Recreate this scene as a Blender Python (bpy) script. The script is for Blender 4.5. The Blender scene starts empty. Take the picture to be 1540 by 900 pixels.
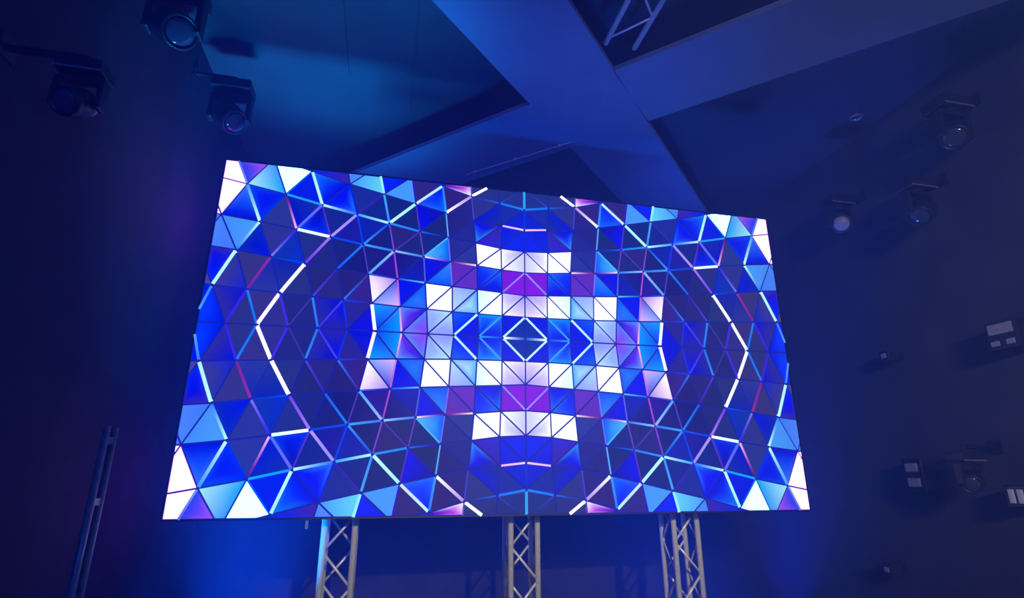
import bpy, bmesh, math, random
from mathutils import Vector, Matrix

# ------------------------------------------------------------------ camera, world, light
sc = bpy.context.scene
col = sc.collection
PITCH, YAW, FPX = math.radians(17.647), math.radians(12.763), 833.0
CZ = 1.65                                   # eye height; the floor is at z = 0

cd = bpy.data.cameras.new('camera')
cam = bpy.data.objects.new('camera', cd); col.objects.link(cam)
cam.location = (0, 0, CZ)
cam.rotation_euler = (math.pi / 2 + PITCH, 0, -YAW)
cd.sensor_width = 36; cd.lens = 36 * FPX / 1540; cd.clip_start = 0.05; cd.clip_end = 100
sc.camera = cam

HAZE = 0.06
w = bpy.data.worlds.new('hazy_room_air'); sc.world = w; w.use_nodes = True
nt = w.node_tree; nt.nodes.clear()
wo = nt.nodes.new('ShaderNodeOutputWorld')
bg = nt.nodes.new('ShaderNodeBackground'); bg.inputs[0].default_value = (0, 0, 0, 1)
vs = nt.nodes.new('ShaderNodeVolumeScatter')
vs.inputs['Color'].default_value = (0.12, 0.25, 1, 1); vs.inputs['Density'].default_value = HAZE
vs.inputs['Anisotropy'].default_value = 0.45
nt.links.new(bg.outputs[0], wo.inputs['Surface']); nt.links.new(vs.outputs[0], wo.inputs['Volume'])

vw = sc.view_settings
sc.display_settings.display_device = 'sRGB'
vw.view_transform = 'Standard'; vw.look = 'None'; vw.gamma = 1; vw.use_curve_mapping = False
vw.exposure = 0.0
sc.cycles.use_denoising = True
sc.cycles.max_bounces = 5; sc.cycles.volume_bounces = 1
sc.cycles.sample_clamp_indirect = 4

def lamp(name, kind, loc, target, power, color, **kw):
    d = bpy.data.lights.new(name, kind); d.energy = power; d.color = color
    for k, v in kw.items(): setattr(d, k, v)
    o = bpy.data.objects.new(name, d); col.objects.link(o); o.location = loc
    o.rotation_euler = (Vector(target) - Vector(loc)).to_track_quat('-Z', 'Y').to_euler()
    return o

# a white front-of-house spot, then added unseen fills for the walls, the ceiling and the haze
lamp('front_spot', 'SPOT', (1.25, -3.2, CZ + 2.25), (1.25, 5.1, CZ - 0.80), 1500, (1.0, 0.93, 0.84), spot_size=0.50, spot_blend=0.5, shadow_soft_size=0.06)
lamp('right_wall_fill', 'AREA', (1.5, -3.8, CZ + 2.0), (5.2, 3.2, CZ + 0.2), 42, (1.0, 0.93, 0.86), spread=1.5, shape='RECTANGLE', size=1.2, size_y=0.6)  # added fill, lifts the right wall and its fixtures towards grey
lamp('soffit_fill', 'SPOT', (1.9, 3.5, 0.15), (1.55, 4.4, CZ + 3.5), 800, (0.0, 0.08, 1.0), spot_size=0.9, spot_blend=1.0, shadow_soft_size=0.3)  # unseen blue fill, added to brighten the undersides of the crossed beams
lamp('ceiling_left_fill', 'SPOT', (-0.95, 5.1, 0.3), (-0.9, 4.4, CZ + 3.9), 6500, (0.0, 0.20, 1.0), spot_size=0.75, spot_blend=1.0, shadow_soft_size=0.5)  # added behind the screen to imitate the teal glow above its left corner
lamp('ceiling_right_fill', 'SPOT', (4.2, 5.6, 0.3), (4.2, 4.7, CZ + 3.9), 1100, (0.02, 0.07, 1.0), spot_size=0.8, spot_blend=1.0, shadow_soft_size=0.3)  # made-up blue source that lifts the ceiling by the right wall
lamp('rear_fill', 'AREA', (1.2, 5.9, 0.1), (1.2, 7.2, CZ - 0.4), 130, (0.0, 0.055, 1.0), shape='RECTANGLE', size=6.0, size_y=0.2)  # invented strip of blue light, brightens the rear wall below the screen
lamp('rear_bloom_fill_left', 'SPOT', (-0.3, 5.6, 0.1), (-0.6, 7.2, CZ - 0.3), 70, (0.0, 0.10, 1.0), spot_size=2.4, spot_blend=1.0, shadow_soft_size=0.3)  # added, stands in for the screen's bloom at lower left
lamp('rear_bloom_fill_right', 'SPOT', (3.6, 5.6, 0.1), (4.2, 7.2, CZ - 0.3), 180, (0.0, 0.08, 1.0), spot_size=2.4, spot_blend=1.0, shadow_soft_size=0.3)  # added, stands in for the screen's bloom at lower right
lamp('haze_fill', 'AREA', (-1.0, -4.0, CZ + 2.0), (-1.2, 4.0, CZ), 190, (0.0, 0.045, 1.0), shape='RECTANGLE', size=2.0, size_y=1.0)  # unseen blue area behind the camera, added to tint the haze and the dark walls
lamp('violet_halo_fill_top', 'POINT', (-1.50, 5.25, CZ + 2.3), (0, 0, 0), 16, (0.3, 0.02, 1.0), shadow_soft_size=0.2)  # added source imitating the screen's purple halo at its top left corner
lamp('violet_halo_fill_foot', 'POINT', (-1.50, 5.25, CZ - 0.1), (0, 0, 0), 8, (0.3, 0.02, 1.0), shadow_soft_size=0.2)  # same added halo light for the bottom left corner

# ------------------------------------------------------------------ helpers
# a view ray through a pixel of the 1540 x 900 photograph, used only to measure where things stand
R_ = Vector((math.cos(YAW), -math.sin(YAW), 0)); FH = Vector((math.sin(YAW), math.cos(YAW), 0)); UP = Vector((0, 0, 1))
FW = FH * math.cos(PITCH) + UP * math.sin(PITCH); CU = -FH * math.sin(PITCH) + UP * math.cos(PITCH)
def ray(x, y): return R_ * (x - 770) + CU * (450 - y) + FW * FPX
def at(x, y, axis, value):
    d = ray(x, y); p = d * (value / d[axis]); return Vector((p.x, p.y, p.z + CZ))

def lin(h):
    h = h.lstrip('#')
    return tuple((lambda c: c / 12.92 if c <= 0.04045 else ((c + 0.055) / 1.055) ** 2.4)(int(h[i:i + 2], 16) / 255) for i in (0, 2, 4))

def mat(name, base=(0.5, 0.5, 0.5), rough=0.5, metal=0.0, noise=0.0, scale=8.0, bump=0.0):
    m = bpy.data.materials.new(name); m.use_nodes = True
    n = m.node_tree; b = n.nodes['Principled BSDF']
    b.inputs['Base Color'].default_value = (*base, 1); b.inputs['Roughness'].default_value = rough; b.inputs['Metallic'].default_value = metal
    if noise or bump:
        tc = n.nodes.new('ShaderNodeTexCoord'); tx = n.nodes.new('ShaderNodeTexNoise')
        tx.inputs['Scale'].default_value = scale; tx.inputs['Detail'].default_value = 6
        n.links.new(tc.outputs['Object'], tx.inputs['Vector'])
        if noise:
            r = n.nodes.new('ShaderNodeValToRGB')
            r.color_ramp.elements[0].position = 0.3; r.color_ramp.elements[1].position = 0.7
            r.color_ramp.elements[0].color = (*[c * (1 - noise) for c in base], 1)
            r.color_ramp.elements[1].color = (*[min(1, c * (1 + noise)) for c in base], 1)
            n.links.new(tx.outputs['Fac'], r.inputs['Fac']); n.links.new(r.outputs['Color'], b.inputs['Base Color'])
        if bump:
            bp = n.nodes.new('ShaderNodeBump'); bp.inputs['Strength'].default_value = bump; bp.inputs['Distance'].default_value = 0.02
            n.links.new(tx.outputs['Fac'], bp.inputs['Height']); n.links.new(bp.outputs['Normal'], b.inputs['Normal'])
    return m

def emit(name, color=None, strength=1.0):
    m = bpy.data.materials.new(name); m.use_nodes = True
    n = m.node_tree; b = n.nodes['Principled BSDF']
    b.inputs['Base Color'].default_value = (0.01, 0.01, 0.012, 1); b.inputs['Roughness'].default_value = 0.55
    b.inputs['Specular IOR Level'].default_value = 0.1
    b.inputs['Emission Strength'].default_value = strength
    if color is None:
        a = n.nodes.new('ShaderNodeAttribute'); a.attribute_name = 'glow'
        n.links.new(a.outputs['Color'], b.inputs['Emission Color'])
    else: b.inputs['Emission Color'].default_value = (*color, 1)
    return m

M = dict(
    black=mat('black_coated_metal', (0.012, 0.012, 0.014), 0.45, 0.0, 0.2, 30),
    housing=mat('dark_fixture_housing', (0.02, 0.02, 0.024), 0.35, 0.0, 0.2, 20, 0.05),
    alu=mat('brushed_aluminium', (0.8, 0.8, 0.84), 0.35, 0.25, 0.12, 60),
    edge=mat('bare_metal_trim', (0.5, 0.5, 0.5), 0.3, 0.6, 0.1, 30),
    grey=mat('pale_grey_panel', (0.42, 0.41, 0.4), 0.5, 0.0, 0.1, 40),
    pole=mat('dull_grey_pole', (0.25, 0.25, 0.27), 0.35, 0.3, 0.2, 20),
    lens=mat('dark_glass_lens', (0.05, 0.06, 0.09), 0.08, 0.0),
    frost=mat('frosted_lens', (0.35, 0.36, 0.42), 0.4, 0.0),
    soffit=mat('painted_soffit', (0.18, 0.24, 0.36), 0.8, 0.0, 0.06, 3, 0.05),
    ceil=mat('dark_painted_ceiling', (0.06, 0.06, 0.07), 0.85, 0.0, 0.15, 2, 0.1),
    wall=mat('dark_painted_wall', (0.05, 0.05, 0.055), 0.8, 0.0, 0.15, 2, 0.1),
    drape=mat('black_wall_cloth', (0.02, 0.02, 0.024), 0.95, 0.0, 0.3, 5, 0.2),
    floor=mat('dark_stage_floor', (0.03, 0.03, 0.033), 0.6, 0.0, 0.2, 4, 0.1),
    tile=emit('lit_screen_tile', None, 1.0),
    bar=emit('lit_screen_bar', None, 1.0),
    face=emit('screen_backing', lin('141ca8'), 1.0),
)

def put(name, me_or_bm, m, parent=None, kind=None):
    if isinstance(me_or_bm, bmesh.types.BMesh):
        me = bpy.data.meshes.new(name); me_or_bm.normal_update(); me_or_bm.to_mesh(me); me_or_bm.free()
    else: me = me_or_bm
    if m and not me.materials: me.materials.append(m)
    o = bpy.data.objects.new(name, me); col.objects.link(o)
    if parent: o.parent = parent
    if kind: o['kind'] = kind
    return o

def thing(name, label, cat, loc=(0, 0, 0), group=None):
    o = bpy.data.objects.new(name, None); col.objects.link(o); o.location = loc
    o['label'] = label; o['category'] = cat
    if group: o['group'] = group
    o.empty_display_size = 0.1
    return o

def copy_thing(src, loc, label):
    r = src.copy(); col.objects.link(r); r.location = loc; r['label'] = label
    for ch in src.children:
        c = ch.copy(); col.objects.link(c); c.parent = r
        for g in ch.children:
            d = g.copy(); col.objects.link(d); d.parent = c
    return r

def box(bm, a, b, bev=0.0):
    a, b = Vector(a), Vector(b)
    r = bmesh.ops.create_cube(bm, size=1, matrix=Matrix.Translation((a + b) / 2) @ Matrix.Diagonal((*(b - a), 1)))
    if bev:
        es = {e for v in r['verts'] for e in v.link_edges}
        bmesh.ops.bevel(bm, geom=list(es), offset=bev, segments=2, affect='EDGES', profile=0.5)
    return bm
def newbox(a, b, bev=0.0): return box(bmesh.new(), a, b, bev)

def tube(bm, p, q, r, n=12):
    p, q = Vector(p), Vector(q); d = q - p
    mx = Matrix.Translation((p + q) / 2) @ d.to_track_quat('Z', 'Y').to_matrix().to_4x4()
    bmesh.ops.create_cone(bm, cap_ends=True, segments=n, radius1=r, radius2=r, depth=d.length, matrix=mx)
    return bm
def newtube(p, q, r, n=12): return tube(bmesh.new(), p, q, r, n)

def lathe(prof, n=24):
    """profile of (radius, z) revolved about Z, closed by its end points on the axis"""
    bm = bmesh.new(); rings = []
    for r, z in prof:
        if r < 1e-5: rings.append([bm.verts.new((0, 0, z))])
        else: rings.append([bm.verts.new((r * math.cos(2 * math.pi * i / n), r * math.sin(2 * math.pi * i / n), z)) for i in range(n)])
    for A, B in zip(rings, rings[1:]):
        for i in range(n):
            j = (i + 1) % n
            if len(A) == 1 and len(B) == 1: continue
            if len(A) == 1: bm.faces.new((A[0], B[j], B[i]))
            elif len(B) == 1: bm.faces.new((A[i], A[j], B[0]))
            else: bm.faces.new((A[i], A[j], B[j], B[i]))
    bmesh.ops.recalc_face_normals(bm, faces=bm.faces)
    return bm

def smooth(o):
    for p in o.data.polygons: p.use_smooth = True
    return o

# ------------------------------------------------------------------ the setting
H1, H2 = CZ + 3.5, CZ + 3.95            # underside of the soffit beams, underside of the ceiling
XL, XR, YB, YF = -0.4955 * 3.95, 1.362 * 3.95, 1.83 * 3.95, -4.5
T = 0.15
put('floor', newbox((XL - T, YF - T, -T), (XR + T, YB + T, 0)), M['floor'], None, 'structure')
put('ceiling', newbox((XL - T, YF - T, H2), (XR + T, YB + T, H2 + T)), M['ceil'], None, 'structure')
put('wall_left', newbox((XL - T, YF, 0), (XL, YB, H2)), M['drape'], None, 'structure')
put('wall_right', newbox((XR, YF, 0), (XR + T, YB, H2)), M['wall'], None, 'structure')
put('wall_back', newbox((XL - T, YB, 0), (XR + T, YB + T, H2)), M['drape'], None, 'structure')
put('wall_front', newbox((XL - T, YF - T, 0), (XR + T, YF, H2)), M['drape'], None, 'structure')

def slab(poly, z0, z1):
    bm = bmesh.new()
    lo = [bm.verts.new((x, y, z0)) for x, y in poly]; hi = [bm.verts.new((x, y, z1)) for x, y in poly]
    bm.faces.new(lo[::-1]); bm.faces.new(hi)
    for i in range(len(poly)):
        j = (i + 1) % len(poly); bm.faces.new((lo[i], lo[j], hi[j], hi[i]))
    bmesh.ops.recalc_face_normals(bm, faces=bm.faces)
    return bm
def clip_xy(poly, x0, x1, y0, y1):
    for ax, lim, sg in ((0, x0, 1), (0, x1, -1), (1, y0, 1), (1, y1, -1)):
        out = []
        for i, p in enumerate(poly):
            q = poly[(i + 1) % len(poly)]; a, b = sg * (p[ax] - lim), sg * (q[ax] - lim)
            if a >= 0: out.append(p)
            if a * b < 0:
                t = a / (a - b); out.append((p[0] + (q[0] - p[0]) * t, p[1] + (q[1] - p[1]) * t))
        poly = out
    return poly
# two wide beams crossing at right angles, each at 45 degrees to the room
K = 3.5
S = {'l': (0.342 * K, 1.282 * K), 't': (0.5195 * K, 1.1035 * K), 'r': (0.7035 * K, 1.280 * K), 'b': (0.5235 * K, 1.463 * K)}
L_ = 12
def sh(p, a, b): return (p[0] + a, p[1] + b)
beam_a = [sh(S['l'], -L_, -L_), sh(S['t'], -L_, -L_), sh(S['r'], L_, L_), sh(S['b'], L_, L_)]
beam_b = [S['l'], S['b'], sh(S['b'], -L_, L_), sh(S['l'], -L_, L_)]
beam_c = [S['t'], S['r'], sh(S['r'], L_, -L_), sh(S['t'], L_, -L_)]
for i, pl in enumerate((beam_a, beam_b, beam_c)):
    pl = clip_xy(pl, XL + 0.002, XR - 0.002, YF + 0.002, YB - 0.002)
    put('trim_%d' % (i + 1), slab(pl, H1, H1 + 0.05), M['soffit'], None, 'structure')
# shallow cover strips over the ceiling board joints, running along the room
for i, x in enumerate((-0.62, 0.02)):
    put('trim_%d' % (i + 4), newbox((x - 0.03, 3.4, H2 - 0.02), (x + 0.03, 5.6 + x, H2)), M['ceil'], None, 'structure')

# ------------------------------------------------------------------ the LED wall
D = 4.804                                   # distance to the lit face
SX, SZ = 0.25255 * D, 0.24775 * D + CZ      # its centre
HU, HV = 2.75, 1.504                        # half width, half height
# lattice points of the lower left quarter, measured on the photograph
ROWS = [
 [(791,510),(756,508),(720,506),(682.5,504),(643,501),(604,499.4),(564,497.5),(522,495.5),(478,493),(433,490),(386,488),(339,485.5),(290,483)],
 [(791.3,544),(755,542.5),(717.5,541.5),(678,540.5),(638,540.5),(596,540),(552.5,540.3),(507.5,541),(459,541),(407.5,541.5),(355,542.3),(299,543),(240,544)],
 [(791.7,579),(754.7,580),(715,581),(675,581.7),(631.7,583),(587,585),(539.5,587.5),(488,591),(434.7,595),(377,600.5),(317.5,606.5),(250,610.5)],
 [(792.5,618),(753,619),(713,622),(669,624),(625,628),(575,633),(522.5,639),(466,647),(406,655),(341,662.5),(272,669),(198,677)],
 [(793,656),(751.7,657.5),(709,663),(662.5,668),(613.7,674),(560,684),(502.5,695),(439,707),(371,721.5),(297,735),(217,749)],
 [(793,696.5),(752,701),(704,706),(655,716),(601,728),(542.5,741.7),(478.7,756),(406,775),(330,796),(243,822)],
 [(793,737.5),(748,746),(698,755),(645,771),(588,784.5),(524,801),(459,818),(383,842)],
 [(793,781),(745,791),(693,803),(637,820),(577,838)],
]
V = []
for r, row in enumerate(ROWS):
    out = []
    for c, (px, py) in enumerate(row):
        p = at(px, py, 1, D); u, v = p.x - SX, p.z - SZ
        if c == 0: u = 0.0
        if r == 0: v = 0.0
        out.append((u, v))
    V.append(out)

VEIL, GAIN = (0.006, 0.012, 0.12), (1.05, 1.1, 1.38)   # what the haze adds and takes away on the way to the eye
NAMED = {'W': (1.15, 1.2, 1.55), 'PW': (2.6, 1.1, 3.2), 'CC': (0.95, 2.5, 2.8), 'CW': (0.85, 1.7, 2.0), 'LW': (1.0, 0.8, 1.4)}
def colr(s):
    if s in NAMED: return NAMED[s]
    return tuple(max(0.0, c - v) * k for c, v, k in zip(lin(s), VEIL, GAIN))
def cells(txt):
    """'a' one colour, 'a b c' at the three corners, 'a b c m' with the middle as well"""
    p = [colr(t) for t in txt.split()]
    if len(p) == 1: p = p * 3
    if len(p) == 3: p.append(tuple(sum(q[i] for q in p) / 3 for i in range(3)))
    return p
# upper triangle (corner, its left neighbour, the one below) and lower triangle (left, below left, below)
CELLS = {
 (0,0): ('0c30b0', '0010e0 0020e8 0008e0'), (0,1): ('0030e8 0018e0 2878ff 0830f0', '0018e0 1090ff 18a0ff 0848ff'),
 (0,2): ('0010e0 0018e8 0020f0', '0020f0 0860ff 0038f8'), (0,3): ('8898ff 98a0ff c0e8ff 90a8ff', '90a0ff 98b8ff c0ecff 90b0ff'),
 (0,4): ('9040f0 6090ff 5088ff 7058ff', '7030f0 60a0ff 3018e8 5030f0'), (0,5): ('1098ff 0048f0 3090ff 1080ff', '0030f0 10a0ff 3080ff 1878ff'),
 (0,6): ('0010e8 0010e0 2020c8', '2c2aa0'), (0,7): ('2828b0 2a2aa8 0008f0', '30309a 2a2ca8 0818d8'),
 (0,8): ('262c8a', '262c88'), (0,9): ('323292', '36348e'), (0,10): ('2c348c', '3030a0 3030a8 0010d8'),
 (0,11): ('0018e0 0040ff 0030ff 0038ff', '0030f8 0038f0 0020e8'),
 (1,0): ('e8d8ff W 9898ff d0c0ff', 'W d0c8ff a898ff c8b8ff'), (1,1): ('CW W W', 'CW d0ffff W'),
 (1,2): ('58b0ff 98b8ff 50a0ff a8dcff', 'b8e0f8 a8b0ff 80a0ff a0c0ff'), (1,3): ('W', 'W'),
 (1,4): ('3060ff 1860ff 1058ff 2878ff', '0010f0 0018e8 0010f0'), (1,5): ('e8b8ff 88a8ff 5048d8 9098ff', 'W LW 9878f0 f0d8ff'),
 (1,6): ('36288e 2e2ca0 382890', '282884'), (1,7): ('2a2c8a', '262c80'), (1,8): ('2a3488', '283890 1828b8 1828b0'),
 (1,9): ('2c38a0 3038a0 1c2cb0', '36368c'), (1,10): ('1828d8 3c3ca4 30389c 3438a0', '0030f8 3828b0 3830b8 0014f0'),
 (1,11): ('4a44a4', '4030a0'),
 (2,0): ('8010e4', '7810e0'), (2,1): ('0018e0 0018e8 2870ff 0024f0', '0018f0 0038f8 2870ff 0030f8'),
 (2,2): ('6030c8', '5830c4 602cb8 5830c0'), (2,3): ('0848f8 0858ff 3880ff 2070ff', '0018e8 0000e0 2018c8 0008e8'),
 (2,4): ('1a24b8 1428c8 1a20a8', '1c249c 201c90 202894'), (2,5): ('2820a4', '20268c'), (2,6): ('1e2488', '202888'),
 (2,7): ('242c88', '263290'), (2,8): ('1030d0 1c38a8 1830b8', '2e369a'), (2,9): ('0008e8 1830b8 1434b8 0420d0', '4c90ff 4488ff 48a0ff'),
 (2,10): ('4078ff 5088ff 4c84ff', '4878ff'),
 (3,0): ('d0d0ff W c8c8ff d8dcff', 'W W a8a0ff d0d0ff'), (3,1): ('W', 'W'), (3,2): ('2c38a0', '28309c'),
 (3,3): ('0848ff 58b4ff 0868ff 3098ff', '1c2c90'), (3,4): ('222c8c', '2a2a8c'), (3,5): ('1c2888', '1828b4'),
 (3,6): ('2024a8', '1c2c98'), (3,7): ('1040f0 0848f0 1c18a8 0010e0', '0818d8 0c24c0 1c34a8'), (3,8): ('2c389c', '0838f0 1050f0 0828f0 0008f0'),
 (3,9): ('0c10d0 0418e0 3c78ff 1040f8', 'PW'), (3,10): ('PW', 'PW'),
 (4,0): ('0828f0', '0828f0 0020e8 1828d8'), (4,1): ('2430d8 3820d0 3828b0', '3890ff 0010e8 3028a8 0820f0'), (4,2): ('242c98', '26298e'),
 (4,3): ('1c2c88', '0000f0 0808e0 1a14a0 0000e0'), (4,4): ('1a2c8c', '1a2c8c'), (4,5): ('1a2c9c', '2030a4'),
 (4,6): ('2878ff 0028f0 0020f0 0008f8', '0020f0 1c80ff 0008e0 0430f8'), (4,7): ('0424e8', 'CC'),
 (4,8): ('10a0ff a8ecff 4890ff 68b8ff', '2848f0 4838f0 d858f0 6040f8'), (4,9): ('PW', 'PW'),
 (5,0): ('0c28d8', '1c30b0'), (5,1): ('203098 0010e8 0c28d0 1028c8', '2c3698'), (5,2): ('282a92', '30288c'),
 (5,3): ('0070ff 2858ff 0020f0 0838ff', '302c90'), (5,4): ('4898ff', '0028f8'), (5,5): ('68d8ff 4898ff 58c0ff', '4c88ff'),
 (5,6): ('4028a8 0428f0 2028d8', '3828b8'), (5,7): ('2030c0', '2030c0'),
 (6,0): ('243498', '243494'), (6,1): ('2a3494', '2c3690'), (6,2): ('W 4010d0 b818f0 a010e0', '30208c'), (6,3): ('1030e8', '2028a0'),
}

def clip_rect(poly):
    for ax, lim, sg in ((0, -HU, 1), (1, -HV, 1)):
        out = []
        for i, p in enumerate(poly):
            q = poly[(i + 1) % len(poly)]; a, b = sg * (p[ax] - lim), sg * (q[ax] - lim)
            if a >= 0: out.append(p)
            if a * b < 0:
                t = a / (a - b); out.append((p[0] + (q[0] - p[0]) * t, p[1] + (q[1] - p[1]) * t))
        poly = out
        if len(poly) < 3: return []
    # drop doubled points
    res = [p for i, p in enumerate(poly) if math.dist(p, poly[i - 1]) > 1e-4]
    return res if len(res) > 2 else []
def area(poly): return 0.5 * sum(p[0] * q[1] - q[0] * p[1] for p, q in zip(poly, poly[1:] + poly[:1]))
def inset(poly, g):
    if area(poly) < 0: poly = poly[::-1]
    n = len(poly); lines = []
    for i in range(n):
        p, q = Vector(poly[i]), Vector(poly[(i + 1) % n]); d = (q - p).normalized(); nn = Vector((-d.y, d.x))
        lines.append((p + nn * g, d))
    out = []
    for i in range(n):
        (p, d), (q, e) = lines[i - 1], lines[i]
        den = d.x * e.y - d.y * e.x
        if abs(den) < 1e-6: out.append(tuple(q)); continue
        t = ((q.x - p.x) * e.y - (q.y - p.y) * e.x) / den
        out.append(tuple(p + d * t))
    return out if area(out) > 0.0002 and all((Vector(a) - Vector(b)).dot(Vector(c) - Vector(d)) > 0 for a, b, c, d in zip(out[1:] + out[:1], out, poly[1:] + poly[:1], poly)) else []
def bary(p, T3):
    (x1, y1), (x2, y2), (x3, y3) = T3
    den = (y2 - y3) * (x1 - x3) + (x3 - x2) * (y1 - y3)
    a = ((y2 - y3) * (p[0] - x3) + (x3 - x2) * (p[1] - y3)) / den
    b = ((y3 - y1) * (p[0] - x3) + (x1 - x3) * (p[1] - y3)) / den
    return a, b, 1 - a - b
def shade(p, T3, cols):
    """corner colours blended linearly, bent so that the middle takes the middle colour"""
    a, b, c = bary(p, T3)
    bub = max(0.0, min(1.0, 27 * a * b * c)) if min(a, b, c) > 0 else 0.0
    g = 2.2; cols = [tuple(max(0.0, x) ** (1 / g) for x in q) for q in cols]
    base = [a * cols[0][i] + b * cols[1][i] + c * cols[2][i] for i in range(3)]
    avg = [(cols[0][i] + cols[1][i] + cols[2][i]) / 3 for i in range(3)]
    return tuple(max(0.0, base[i] + bub * (cols[3][i] - avg[i])) ** g for i in range(3))

EDGE = lin('101878')
TILE_Y0, TILE_Y1 = D, D + 0.012            # front and back of a tile
def tile_geo(poly, T3, cols, su, sv):
    """one thin prism: rim, ring half way in, centre"""
    cx = sum(p[0] for p in poly) / len(poly); cy = sum(p[1] for p in poly) / len(poly)
    n = len(poly); vs, cs, fs = [], [], []
    for f in (1.0, 0.5):
        for p in poly:
            q = (cx + (p[0] - cx) * f, cy + (p[1] - cy) * f)
            vs.append((SX + su * q[0], TILE_Y0, SZ + sv * q[1])); cs.append(shade(q, T3, cols))
    vs.append((SX + su * cx, TILE_Y0, SZ + sv * cy)); cs.append(shade((cx, cy), T3, cols))
    for p in poly:
        vs.append((SX + su * p[0], TILE_Y1, SZ + sv * p[1])); cs.append(EDGE)
    for i in range(n):
        j = (i + 1) % n
        fs += [(i, j, n + j, n + i), (n + i, n + j, 2 * n), (j, i, 2 * n + 1 + i, 2 * n + 1 + j)]
    fs.append(tuple(range(3 * n, 2 * n, -1)))
    if su * sv < 0: fs = [f[::-1] for f in fs]
    return vs, cs, fs
def glow_mesh(name, parts, m):
    vs, cs, fs = [], [], []
    for v, c, f in parts:
        k = len(vs); vs += v; cs += c; fs += [tuple(i + k for i in q) for q in f]
    me = bpy.data.meshes.new(name); me.from_pydata(vs, [], fs); me.update()
    at_ = me.color_attributes.new('glow', 'FLOAT_COLOR', 'POINT')
    at_.data.foreach_set('color', [x for c in cs for x in (*c, 1.0)])
    me.materials.append(m)
    return me

wall = thing('led_video_wall', 'wide LED video wall lit with a mirrored mosaic of blue, white and violet triangles', 'screen', (0, 0, 0))
FRAME = 0.012
put('housing', newbox((SX - HU - FRAME, D + 0.013, SZ - HV - FRAME), (SX + HU + FRAME, D + 0.10, SZ + HV + FRAME), 0.004), M['black'], wall)
put('backing', newbox((SX - HU, D + 0.008, SZ - HV), (SX + HU, D + 0.0135, SZ + HV)), M['face'], wall)
for a, b in (((-HU - FRAME, -HV - FRAME), (HU + FRAME, -HV)), ((-HU - FRAME, HV), (HU + FRAME, HV + FRAME)),
             ((-HU - FRAME, -HV), (-HU, HV)), ((HU, -HV), (HU + FRAME, HV))):
    put('frame_rail', newbox((SX + a[0], D + 0.002, SZ + a[1]), (SX + b[0], D + 0.013, SZ + b[1])), M['black'], wall)

tiles = []
for (r, c), pair in CELLS.items():
    for k in (0, 1):
        ids = ((r, c), (r, c + 1), (r + 1, c)) if k == 0 else ((r, c + 1), (r + 1, c + 1), (r + 1, c))
        try: T3 = [V[i][j] for i, j in ids]
        except IndexError: continue
        poly = clip_rect(list(T3))
        if not poly: continue
        poly = inset(poly, 0.007)
        if not poly: continue
        cols = cells(pair[k])
        for su in (1, -1):
            for sv in (1, -1):
                g = tile_geo(poly, T3, cols, su, sv)
                x = SX + su * sum(p[0] for p in poly) / len(poly)
                # nearer tiles show larger
                tiles.append((abs(area(poly)) / ((x * x + D * D) ** 1.5), g))
tiles.sort(key=lambda t: -t[0])
for s, g in tiles[:300]:
    put('tile', glow_mesh('tile', [g], None or M['tile']), None, wall)
if tiles[300:]:
    o = put('small_tiles', glow_mesh('small_tiles', [g for s, g in tiles[300:]], M['tile']), None, wall, 'stuff')

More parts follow.
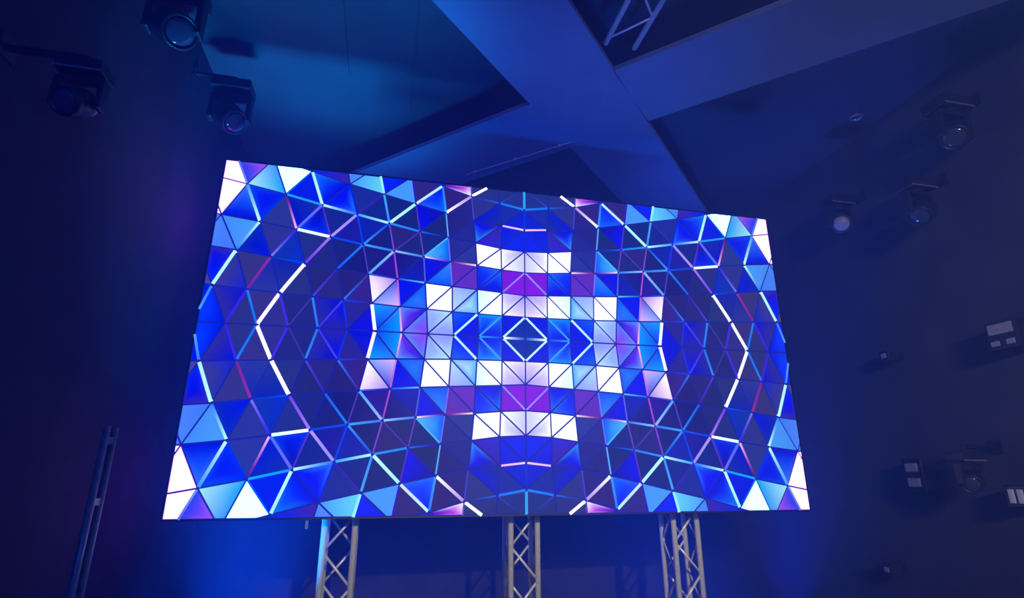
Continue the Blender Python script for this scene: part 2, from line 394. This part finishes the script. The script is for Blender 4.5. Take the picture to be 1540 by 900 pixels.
# glowing bars along the lattice lines: (kind, row, column): start colour, end colour, width
# C goes down a column, H goes left along a row, D goes from the left neighbour down to the next row
BARS = {
 'D': {(0,0): ('b8f4ff','c8f8ff',.022), (0,1): ('40a0ff','4898ff',.015), (0,2): ('a8ecff','c8f8ff',.024), (0,7): ('4038f0','5040f0',.018), (0,8): ('4038a4','3c38a0',.012),
       (0,9): ('W','W',.036), (0,10): ('3828e8','4028f8',.022), (0,11): ('5898ff','4080ff',.022),
       (1,6): ('3078ff','4030a4',.02), (1,7): ('5040e0','3828c0',.02), (1,8): ('W','W',.036), (1,9): ('7828a8','9030a0',.026), (1,10): ('b0f4ff','c0ffff',.032),
       (2,0): ('8088ff','a098ff',.016), (2,5): ('50a8ff','98b8ff',.026), (2,6): ('2060ff','2080ff',.022), (2,7): ('7040f0','a080ff',.026), (2,8): ('7878ff','3828e8',.022), (2,9): ('3080ff','c0ffff',.024),
       (3,3): ('48b8ff','48b0ff',.018), (3,4): ('4838b8','4838b0',.012), (3,5): ('4090ff','1850e0',.022), (3,6): ('b098ff','9890ff',.028), (3,7): ('5070ff','7068ff',.026), (3,8): ('0838d8','0838d0',.014),
       (4,4): ('c0ffff','a8f4ff',.032), (4,5): ('3828b8','3828c0',.016), (4,7): ('1868f0','1050f0',.014),
       (5,2): ('W','b090f0',.03), (5,3): ('d0e0ff','b8f4ff',.028), (6,0): ('2848d8','243498',.012), (6,1): ('W','W',.032)},
 'H': {(0,0): ('2060d0','W',.026), (0,1): ('1848e8','3898ff',.02), (2,4): ('58c8ff','2060d0',.016), (2,5): ('2020b8','2878ff',.014), (2,8): ('0850ff','1c38b0',.014),
       (3,2): ('FFE8FF','601098',.018), (3,3): ('4020c8','FFE0FF',.016), (3,4): ('3878ff','90c8ff',.022), (3,5): ('3078ff','40a0ff',.024), (3,6): ('1050f8','0848f0',.02), (3,7): ('W','CW',.03),
       (4,3): ('1820b0','2068ff',.015), (4,4): ('2080ff','3090ff',.022), (4,5): ('b8ffff','40a0ff',.026), (4,6): ('3070ff','c0ffff',.026), (4,7): ('2098ff','20a0ff',.024),
       (5,0): ('ffd0ff','e8b8ff',.02), (6,0): ('2080ff','2070ff',.024), (6,1): ('2060f0','2430a0',.014), (1,6): ('3028b0','1848ff',.012)},
 'C': {(0,5): ('FFC0FF','c088f0',.016), (1,5): ('b888f0','b060e0',.014), (2,5): ('b050d8','a048d0',.014), (3,5): ('8048d8','7040d0',.014), (4,5): ('3890ff','48a0ff',.024), (5,5): ('90e8ff','a0f4ff',.026),
       (0,6): ('W','W',.034), (2,6): ('5040c4','5040c0',.011), (3,6): ('1040f0','1048f0',.018), (4,6): ('0828e8','0828e0',.016),
       (0,7): ('1838f0','1838f0',.012), (3,7): ('6038d8','5030c8',.012), (4,7): ('c0ffff','a8f0f4',.03), (0,8): ('2878ff','3088ff',.022), (3,8): ('FFB8F8','48108c',.022),
       (0,9): ('4030e8','4030f0',.022), (3,9): ('c8ffff','4898ff',.03), (4,9): ('6898ff','5870f0',.02), (0,10): ('1870ff','2080ff',.022),
       (2,3): ('6070ff','7078ff',.012), (3,3): ('6070ff','6070ff',.012), (4,3): ('58a8ff','58a8ff',.014), (5,3): ('3898ff','3078ff',.024),
       (2,4): ('5060e8','5060e0',.012), (3,4): ('6840c8','6040c0',.012), (4,4): ('5838c8','5030c0',.012), (5,4): ('3018d0','3018d0',.014),
       (5,2): ('4840d4','4840d0',.012), (6,2): ('5850e8','5850e0',.014), (5,0): ('1840e8','1830c0',.014), (6,0): ('30a0ff','38a8ff',.028)},
}
def bar_geo(p, q, c0, c1, wd, su, sv):
    p, q = Vector(p), Vector(q)
    d = (q - p).normalized(); p = p + d * 0.012; q = q - d * 0.012
    # stop at the edges of the screen
    for ax, lim in ((0, -HU), (1, -HV)):
        if p[ax] < lim and q[ax] < lim: return None
        if q[ax] < lim: q = p + (q - p) * ((lim - p[ax]) / (q[ax] - p[ax]))
        if p[ax] < lim: p = q + (p - q) * ((lim - q[ax]) / (p[ax] - q[ax]))
    if (q - p).length < 0.03: return None
    n = Vector((-d.y, d.x)) * wd / 2
    vs, cs, fs = [], [], []
    SEG = 4
    for k in range(SEG + 1):
        t = k / SEG; m_ = p.lerp(q, t); c = tuple((c0[i] ** 0.45 * (1 - t) + c1[i] ** 0.45 * t) ** (1 / 0.45) for i in range(3))
        for s, y in ((1, D + 0.010), (0.75, D - 0.007), (-0.75, D - 0.007), (-1, D + 0.010)):
            vs.append((SX + su * (m_.x + n.x * s), y, SZ + sv * (m_.y + n.y * s))); cs.append(c)
    for k in range(SEG):
        a = 4 * k
        for i in range(4):
            j = (i + 1) % 4; fs.append((a + i, a + j, a + 4 + j, a + 4 + i))
    fs += [(3, 2, 1, 0), tuple(4 * SEG + i for i in range(4))]
    if su * sv < 0: fs = [f[::-1] for f in fs]
    return vs, cs, fs
for kind, tab in BARS.items():
    for (r, c), (h0, h1, wd) in tab.items():
        a, b = {'C': ((r, c), (r + 1, c)), 'H': ((r, c), (r, c + 1)), 'D': ((r, c + 1), (r + 1, c))}[kind]
        p, q = V[a[0]][a[1]], V[b[0]][b[1]]
        for su in (1, -1):
            if su == -1 and p[0] == 0 and q[0] == 0: continue
            for sv in (1, -1):
                if sv == -1 and p[1] == 0 and q[1] == 0: continue
                g = bar_geo(p, q, colr(h0), colr(h1), wd, su, sv)
                if g:
                    put('light_bar', glow_mesh('light_bar', [g], M['bar']), None, wall)
# small hanging tab under the lower edge
pt = at(462, 783, 1, D + 0.05)
put('hanging_tab', newbox((pt.x - 0.012, D + 0.04, SZ - HV - FRAME - 0.07), (pt.x + 0.012, D + 0.06, SZ - HV - FRAME + 0.01), 0.003), M['edge'], wall)

# ------------------------------------------------------------------ truss towers
def truss_tower(x0, label):
    y0, y1, wd, rc, rb = 5.05, 5.288, 0.238, 0.0255, 0.0105
    t = thing('truss_tower', label, 'truss', (x0 + wd / 2, (y0 + y1) / 2, 0), 'truss towers under the screen')
    h = wd / 2; top = SZ + HV - 0.25; C4 = [(-h, -h), (h, -h), (h, h), (-h, h)]
    put('base_plate', newbox((-0.3, -0.3, 0), (0.3, 0.3, 0.012), 0.003), M['alu'], t)
    for x, y in C4:
        smooth(put('chord', newtube((x, y, 0.012), (x, y, top), rc, 16), M['alu'], t))
    z_a = CZ - 0.585; step = 0.272          # a node on the front left chord
    k0 = int((z_a - 0.15) / step)
    for f in range(4):
        (ax, ay), (bx, by) = C4[f], C4[(f + 1) % 4]
        z = z_a - k0 * step + (step if f in (1, 2) else 0) * 0; i = 0
        while z + step < top:
            lo_left = (i + k0) % 2 == 0
            p, q = ((ax, ay), (bx, by)) if lo_left else ((bx, by), (ax, ay))
            d = Vector((q[0] - p[0], q[1] - p[1], 0)).normalized() * 0.018
            smooth(put('brace', newtube((p[0] + d.x, p[1] + d.y, z + 0.02), (q[0] - d.x, q[1] - d.y, z + step - 0.02), rb, 10), M['alu'], t))
            z += step; i += 1
    # round plates that close the frames between two lengths of truss
    return t
truss_tower(-0.411, 'aluminium box truss tower under the left part of the screen')
truss_tower(1.132, 'aluminium box truss tower under the middle of the screen')
truss_tower(2.675, 'aluminium box truss tower under the right part of the screen')

# truss in the dark opening of the ceiling
tr = thing('ceiling_truss', 'dim ladder truss hung in the dark opening of the ceiling above the crossed beams', 'truss', (0, 0, 0))
zt = CZ + 3.6
xa, xb = 0.463 * 3.6, 0.538 * 3.6
for x in (xa, xb):
    smooth(put('chord', newtube((x, -1.0, zt), (x, 3.66, zt), 0.024, 12), M['alu'], tr))
y = -0.9; i = 0
while y < 3.5:
    p, q = (xa, xb) if i % 2 else (xb, xa)
    smooth(put('brace', newtube((p, y, zt), (q, y + 0.30, zt), 0.01, 8), M['alu'], tr)); y += 0.30; i += 1
for y in (0.2, 2.2):
    put('drop_rod', newtube(((xa + xb) / 2, y, zt), ((xa + xb) / 2, y, H2), 0.008, 8), M['black'], tr)
    put('cross_bar', newtube((xa, y, zt), (xb, y, zt), 0.012, 8), M['alu'], tr)

# ------------------------------------------------------------------ stage lights
def orient(o, d, up=(0, 0, 1)):
    o.rotation_euler = Vector(d).to_track_quat('-Z', 'Y').to_euler()
def moving_head(loc, label, aim, mount, s=1.0, group='moving head lamps', lens='lens'):
    """base clamped to its mount, yoke with two arms, barrel with a lens; loc is the middle of the base"""
    t = thing('moving_head', label, 'stage light', loc, group)
    put('base', box(bmesh.new(), (-0.17 * s, -0.12 * s, -0.05 * s), (0.17 * s, 0.12 * s, 0.06 * s), 0.012 * s), M['housing'], t)
    b = put('base_trim', newbox((-0.172 * s, -0.122 * s, -0.048 * s), (0.172 * s, -0.116 * s, -0.034 * s)), M['edge'], t)
    bm = bmesh.new()
    box(bm, (-0.16 * s, -0.05 * s, -0.11 * s), (0.16 * s, 0.05 * s, -0.065 * s), 0.01 * s)
    for sx in (-1, 1):
        box(bm, (sx * 0.16 * s - 0.022 * s, -0.05 * s, -0.34 * s), (sx * 0.16 * s + 0.022 * s, 0.05 * s, -0.07 * s), 0.012 * s)
    tube(bm, (0, 0, -0.07 * s), (0, 0, -0.04 * s), 0.07 * s, 20)
    put('yoke', bm, M['housing'], t)
    prof = [(0, .15), (.06, .15), (.10, .12), (.125, .05), (.125, -.03), (.115, -.05), (.12, -.06), (.12, -.13), (.105, -.14), (.10, -.125), (0, -.125)]
    h = smooth(put('barrel', lathe([(r * s, z * s) for r, z in prof], 28), M['housing'], t))
    h.location = (0, 0, -0.29 * s); orient(h, aim)
    l = smooth(put('lens', lathe([(0, -.150), (.05, -.146), (.085, -.136), (.098, -.124), (0, -.122)] if s == 0 else [(0, -.150 * s), (.05 * s, -.146 * s), (.085 * s, -.136 * s), (.098 * s, -.124 * s), (0, -.122 * s)], 24), M[lens], h))
    # clamp and arm to the wall or to the ceiling
    bm = bmesh.new(); m = Vector(mount) - Vector(loc)
    if abs(m.z) > abs(m.x): tube(bm, (0, 0, 0.05 * s), (0, 0, m.z), 0.02, 10)
    else:
        tube(bm, (0, 0, 0.05 * s), (0, 0, 0.14 * s), 0.02, 10); tube(bm, (0, 0, 0.13 * s), (m.x, 0, 0.13 * s), 0.02, 10)
        box(bm, (m.x - 0.012 if m.x > 0 else m.x, -0.06, 0.13 * s - 0.06), (m.x if m.x > 0 else m.x + 0.012, 0.06, 0.13 * s + 0.06))
    put('mounting_arm', bm, M['black'], t)
    return t
XLF = XL + 0.36
def left_head(px, py, label, aim, s=1.0, x=XLF):
    p = at(px, py, 0, x)
    return moving_head(p, label, aim, (XL, p.y, p.z), s)
XRF = XR - 0.36
def right_head(px, py, label, aim, s=1.0, x=XRF, lens='lens'):
    p = at(px, py, 0, x)
    return moving_head(p, label, aim, (XR, p.y, p.z), s, lens=lens)
left_head(128, 109, 'dark moving head lamp with glinting base edge high on the left wall', (-0.2, -0.8, -0.5), 0.62)
left_head(352, 136, 'dark moving head lamp just above the top left corner of the screen', (0.6, -0.4, -0.7), 1.0)
left_head(272, -8, 'dark moving head lamp cut by the top edge, left of the blue ceiling', (0.6, -0.5, -0.6), 1.0)
right_head(1424, 162, 'dark moving head lamp high on the right wall, its base edge glinting', (-0.7, -0.4, -0.7), 1.0)
right_head(1258, 306, 'small dark moving head lamp on the right wall nearest the screen corner', (-0.6, -0.7, -0.4), 0.9, lens='frost')
right_head(1376, 282, 'dim dark moving head lamp on the right wall between two brighter ones', (-0.7, -0.3, -0.8), 0.9)
right_head(1452, 688, 'dark moving head lamp low on the right wall beside the pair of pale lenses', (-0.7, -0.5, -0.3), 0.68)

def wall_box(name, px, py, label, cat, build, group=None):
    p = at(px, py, 0, XR - 0.16)
    t = thing(name, label, cat, p, group)
    build(t)
    return t
def face_mb(t, a, b, m, name, bev=0.004): return put(name, newbox(a, b, bev), m, t)
# local axes: the wall is at x = +0.16, the boxes face -x and -y
def panel_box(t):
    face_mb(t, (-0.09, -0.13, -0.13), (0.08, 0.13, 0.12), M['housing'], 'body', 0.01)
    face_mb(t, (-0.096, -0.10, 0.0), (-0.088, 0.10, 0.09), M['grey'], 'name_plate', 0.002)
    for y in (-0.06, 0.065):
        face_mb(t, (-0.096, y - 0.035, -0.10), (-0.088, y + 0.035, -0.055), M['grey'], 'button', 0.003)
    put('mounting_arm', newbox((0.075, -0.05, -0.05), (0.16, 0.05, 0.05)), M['black'], t)
def twin_lens(t):
    face_mb(t, (-0.09, -0.10, -0.16), (0.07, 0.12, 0.16), M['housing'], 'body', 0.012)
    for z in (0.07, -0.07):
        face_mb(t, (-0.105, -0.06, z - 0.042), (-0.085, 0.08, z + 0.042), M['frost'], 'lens', 0.012)
    put('mounting_arm', newbox((0.065, -0.05, -0.05), (0.16, 0.05, 0.05)), M['black'], t)
def striped_lens(t):
    face_mb(t, (-0.09, -0.09, -0.09), (0.07, 0.09, 0.09), M['housing'], 'body', 0.012)
    for y in (-0.04, 0.03):
        face_mb(t, (-0.102, y - 0.022, -0.055), (-0.086, y + 0.022, 0.055), M['stripe'], 'lens_strip', 0.004)
    put('mounting_arm', newbox((0.065, -0.04, -0.04), (0.16, 0.04, 0.04)), M['black'], t)
M['stripe'] = mat('white_lens_strip', (0.8, 0.8, 0.8), 0.4)
wall_box('control_box', 1518, 503, 'dark box with a grey plate and two buttons on the right wall', 'box', panel_box)
wall_box('twin_lamp', 1386, 715, 'dark twin lamp with two pale stacked lenses on the right wall', 'stage light', twin_lens)
wall_box('strip_lamp', 1541, 747, 'small lamp with two bright white strips at the right edge', 'stage light', striped_lens)
def mini(t):
    face_mb(t, (-0.06, -0.06, -0.06), (0.07, 0.06, 0.06), M['housing'], 'body', 0.01)
    face_mb(t, (-0.068, -0.03, -0.025), (-0.055, 0.03, 0.025), M['frost'], 'lens', 0.006)
    put('mounting_arm', newbox((0.065, -0.03, -0.03), (0.16, 0.03, 0.03)), M['black'], t)
wall_box('pin_spot', 1336, 536, 'tiny pin spot alone on the right wall at mid height', 'stage light', mini)
wall_box('pin_spot', 1341, 857, 'tiny pin spot low on the right wall near the bottom edge', 'stage light', mini)

# round ring fitting on the ceiling by the right wall
p = at(1287, 176, 2, 3.93)
t = thing('downlight', 'small round recessed downlight ring in the blue ceiling by the right wall', 'light', (p.x, p.y, H2))
smooth(put('ring', lathe([(.05, 0), (.07, 0), (.07, -.03), (.062, -.04), (.05, -.03), (.05, 0)], 28), M['edge'], t))
put('bowl', lathe([(0, -.002), (.054, -.002), (.054, -.012), (0, -.006)], 24), M['housing'], t)
# thin pipe on the soffit above the screen
a, b = at(700, 263, 2, 3.488), at(858, 214, 2, 3.488)
pp = thing('conduit', 'thin pale conduit under the soffit beam above the screen', 'pipe', (0, 0, 0))
put('pipe', newtube(a, b, 0.006, 8), M['alu'], pp)
for f in (0.1, 0.5, 0.9):
    q = a.lerp(b, f); put('clip', newbox((q.x - 0.014, q.y - 0.014, q.z - 0.006), (q.x + 0.014, q.y + 0.014, H1 + 0.002)), M['alu'], pp)

# a pair of upright poles by the left wall
ps = thing('twin_pole', 'dark upright twin pole with faint glints left of the screen', 'pole', (0, 0, 0))
p0 = at(136, 790, 0, -1.62)
put('foot', newbox((p0.x - 0.16, p0.y - 0.22, 0), (p0.x + 0.16, p0.y + 0.22, 0.02), 0.004), M['black'], ps)
for dy in (-0.055, 0.055):
    smooth(put('pole', newtube((p0.x, p0.y + dy, 0.02), (p0.x, p0.y + dy, CZ + 0.28), 0.02, 12), M['pole'], ps))
for z in (0.5, 1.0, 1.5, 1.85):
    put('cross_bar', newbox((p0.x - 0.012, p0.y - 0.055, z - 0.02), (p0.x + 0.012, p0.y + 0.055, z + 0.02)), M['housing'], ps)
